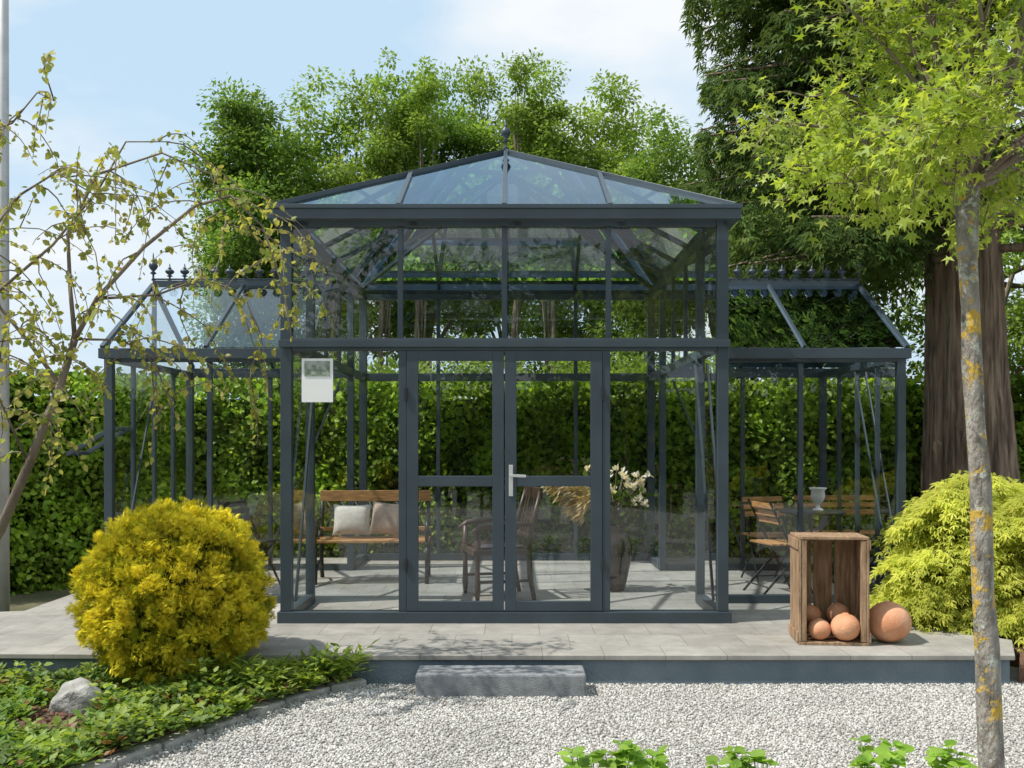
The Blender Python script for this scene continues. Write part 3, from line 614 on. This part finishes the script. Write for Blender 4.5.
# ---------------------------------------------------------------- shrubs
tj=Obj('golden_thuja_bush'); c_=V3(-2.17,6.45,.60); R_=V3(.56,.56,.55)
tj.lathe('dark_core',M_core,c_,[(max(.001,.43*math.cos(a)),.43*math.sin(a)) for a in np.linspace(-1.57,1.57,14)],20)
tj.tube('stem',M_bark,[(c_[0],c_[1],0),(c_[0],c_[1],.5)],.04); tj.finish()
def lumpy(d): return 1+.05*np.sin(d[:,0:1]*5+1)*np.sin(d[:,2:3]*6+.5)+.04*np.sin(d[:,1:2]*9+d[:,2:3]*7)-.07*np.maximum(d[:,2:3],0)**2*np.abs(d[:,0:1])
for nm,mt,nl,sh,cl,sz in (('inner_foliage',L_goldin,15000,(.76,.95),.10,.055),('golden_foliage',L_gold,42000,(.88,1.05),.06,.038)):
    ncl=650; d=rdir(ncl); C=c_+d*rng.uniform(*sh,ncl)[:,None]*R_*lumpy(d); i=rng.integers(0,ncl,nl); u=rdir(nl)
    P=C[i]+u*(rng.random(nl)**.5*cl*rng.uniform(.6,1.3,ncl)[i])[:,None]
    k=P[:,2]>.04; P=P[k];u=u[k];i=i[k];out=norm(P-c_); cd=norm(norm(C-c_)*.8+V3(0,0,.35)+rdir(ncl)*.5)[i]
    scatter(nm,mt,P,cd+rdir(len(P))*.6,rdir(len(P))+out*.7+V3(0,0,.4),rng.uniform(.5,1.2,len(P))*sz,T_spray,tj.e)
gs=Obj('golden_shrub'); P_=[];D_=[];P2=[];D2=[]; pads=[]
for i in range(95):
    z=rng.uniform(.12,1.36); wd=1.12-.45*(z/1.4); a=rng.uniform(0,6.28); q=rng.random()**.5
    pads.append((V3(4.0+math.cos(a)*q*wd,7.75+math.sin(a)*q*wd*.6,z),rng.uniform(.22,.42)))
for c_,r in pads:
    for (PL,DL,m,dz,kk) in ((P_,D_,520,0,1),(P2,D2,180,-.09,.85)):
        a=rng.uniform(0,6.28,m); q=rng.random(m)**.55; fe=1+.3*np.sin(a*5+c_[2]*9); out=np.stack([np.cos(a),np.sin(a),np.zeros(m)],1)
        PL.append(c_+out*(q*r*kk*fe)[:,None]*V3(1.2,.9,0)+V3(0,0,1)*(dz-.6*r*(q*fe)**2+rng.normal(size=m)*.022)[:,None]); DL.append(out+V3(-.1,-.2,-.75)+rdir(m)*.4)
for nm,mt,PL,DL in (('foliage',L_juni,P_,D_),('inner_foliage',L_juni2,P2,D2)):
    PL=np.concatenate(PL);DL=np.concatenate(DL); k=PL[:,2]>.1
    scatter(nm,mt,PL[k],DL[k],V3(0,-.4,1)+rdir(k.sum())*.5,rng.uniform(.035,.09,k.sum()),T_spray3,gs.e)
for i in range(14):
    c_,r=pads[i*5]; gs.tube('stems',M_bark,[(3.95,7.8,.1),(3.95*.5+c_[0]*.5,7.8*.5+c_[1]*.5,c_[2]*.7),c_],[.03,.018,.006],6)
gs.finish()
gc=empty('ground_cover_plants')
def cover(mat,nr,per,hmax,l0,l1,T,name,box):
    y=rng.uniform(box[2],box[3],nr*2); x=rng.uniform(box[0],box[1],nr*2); k=(x<edge_x(y)+.06)&~((np.abs(x+2.48)<.22)&(y<5.72)&(y>5.2)); x,y=x[k][:nr],y[k][:nr]; nr=len(x)
    h=rng.uniform(.03,hmax,nr)*(.7+.5*np.sin(x*5+1)*np.sin(y*6)); i=np.repeat(np.arange(nr),per); m=len(i); a=rng.uniform(0,6.28,m)
    q=rng.uniform(0,1,m); P=np.stack([x[i]+np.cos(a)*.05*q,y[i]+np.sin(a)*.05*q,.06+np.maximum(h[i],.01)*(.4+.6*rng.random(m))],1)
    scatter(name,mat,P,np.stack([np.cos(a),np.sin(a),rng.uniform(-.1,.9,m)],1),V3(0,0,1)+rdir(m)*.5,rng.uniform(l0,l1,m),T,gc)
cover(L_gc,1250,14,.13,.03,.07,T_leaf,'dark_leaves',(-4.2,-.85,4.4,6.5))
cover(L_gc2,430,14,.22,.03,.065,T_leafw,'light_leaves',(-4.2,-.95,4.4,6.5))
cover(L_gc3,190,9,.12,.03,.06,T_leaf,'reddish_leaves',(-4.2,-1.3,4.4,6.3))
cover(L_gc2,190,12,.22,.06,.12,T_needle,'edge_tufts',(-2.1,-.85,6.0,6.5))
def sprig(x,y,ht,nst):
    o=Obj('garden_plant'); LP=[];LD=[]
    for i in range(nst):
        a=rng.uniform(0,6.28); l=rng.uniform(.02,.09); tp=V3(x+l*math.cos(a),y+l*math.sin(a),ht*rng.uniform(.84,1.0)); bs=V3(x,y,0)
        pts=[bs,bs*.5+tp*.5+V3(0,0,.03),tp]; o.tube('stems',L_fg,pts,[.005,.004,.002],5)
        for t in np.linspace(.6,1,5):
            c_=bs+(tp-bs)*t
            for k in range(4):
                b=rng.uniform(0,6.28); LP.append(c_); LD.append([math.cos(b),math.sin(b),rng.uniform(-.1,.5)])
    e=o.finish(); LP=np.array(LP);LD=np.array(LD)
    scatter('leaves',L_fg,LP,LD,V3(0,-.2,1)+rdir(len(LP))*.35,rng.uniform(.03,.075,len(LP)),T_leafw,e)
for x,h in ((.26,.45),(.40,.485),(.50,.46),(.80,.455),(.90,.44),(1.26,.44),(1.38,.485),(1.66,.46)): sprig(x,3.7+rng.uniform(-.08,.08),h-.01,6)
fp=Obj('flagpole'); fp.tube('pole',M_pole,[(-4.60,9.05,0),(-4.60,9.05,4),(-4.60,9.05,9)],[.05,.045,.035],16); fp.finish()
# ---------------------------------------------------------------- light, sky
el=math.radians(57); sd=V3(-.88,-.24,0); sd/=np.linalg.norm(sd); sdir=Vector((sd[0]*math.cos(el),sd[1]*math.cos(el),math.sin(el)))
su=bpy.data.lights.new('sun','SUN'); su.energy=5.0; su.angle=math.radians(.53); su.color=(1,.95,.87)
so=link(bpy.data.objects.new('sun',su)); so.rotation_euler=sdir.to_track_quat('Z','Y').to_euler(); so.location=(0,0,30)
w=bpy.data.worlds.new('World'); scene.world=w; w.use_nodes=True; n=w.node_tree.nodes; l=w.node_tree.links; n.clear()
o=N(n,'ShaderNodeOutputWorld'); bg=N(n,'ShaderNodeBackground'); bg.inputs[1].default_value=.12; l.new(bg.outputs[0],o.inputs[0])
sk=N(n,'ShaderNodeTexSky'); sk.sky_type='NISHITA'; sk.sun_disc=False; sk.sun_elevation=el; sk.sun_rotation=math.atan2(sd[0],sd[1])%(2*math.pi); sk.air_density=1.2; sk.dust_density=1.5
tc=N(n,'ShaderNodeTexCoord'); mp=N(n,'ShaderNodeMapping'); mp.inputs['Scale'].default_value=(1,1,2.4); mp.inputs['Location'].default_value=(.3,.1,.2); l.new(tc.outputs['Generated'],mp.inputs[0])
nz=N(n,'ShaderNodeTexNoise'); nz.inputs['Scale'].default_value=2.6; nz.inputs['Detail'].default_value=8; nz.inputs['Roughness'].default_value=.5; l.new(mp.outputs[0],nz.inputs['Vector'])
r=N(n,'ShaderNodeValToRGB'); r.color_ramp.elements[0].position=.41; r.color_ramp.elements[1].position=.61
r.color_ramp.elements[0].color=(.0,.0,.0,1); r.color_ramp.elements[1].color=(.97,.97,.97,1); l.new(nz.outputs['Fac'],r.inputs[0])
hz=N(n,'ShaderNodeMix',data_type='RGBA'); hz.inputs[0].default_value=.88; l.new(sk.outputs[0],hz.inputs[6]); hz.inputs[7].default_value=(5.1,6.8,8.3,1)
mx=N(n,'ShaderNodeMix',data_type='RGBA'); l.new(r.outputs[0],mx.inputs[0]); l.new(hz.outputs[2],mx.inputs[6]); mx.inputs[7].default_value=(7.9,8.15,8.35,1)
l.new(mx.outputs[2],bg.inputs[0])
# ---------------------------------------------------------------- camera
cam=bpy.data.cameras.new('camera'); cam.lens=35.16; cam.sensor_width=36; cam.shift_y=56/1024; cam.clip_end=1000; cam.clip_start=.05
co=link(bpy.data.objects.new('camera',cam)); co.location=(0,0,1.6); co.rotation_euler=(math.pi/2,0,0); scene.camera=co
vs=scene.view_settings; vs.view_transform='Standard'; vs.look='None'; vs.exposure=0; vs.gamma=1
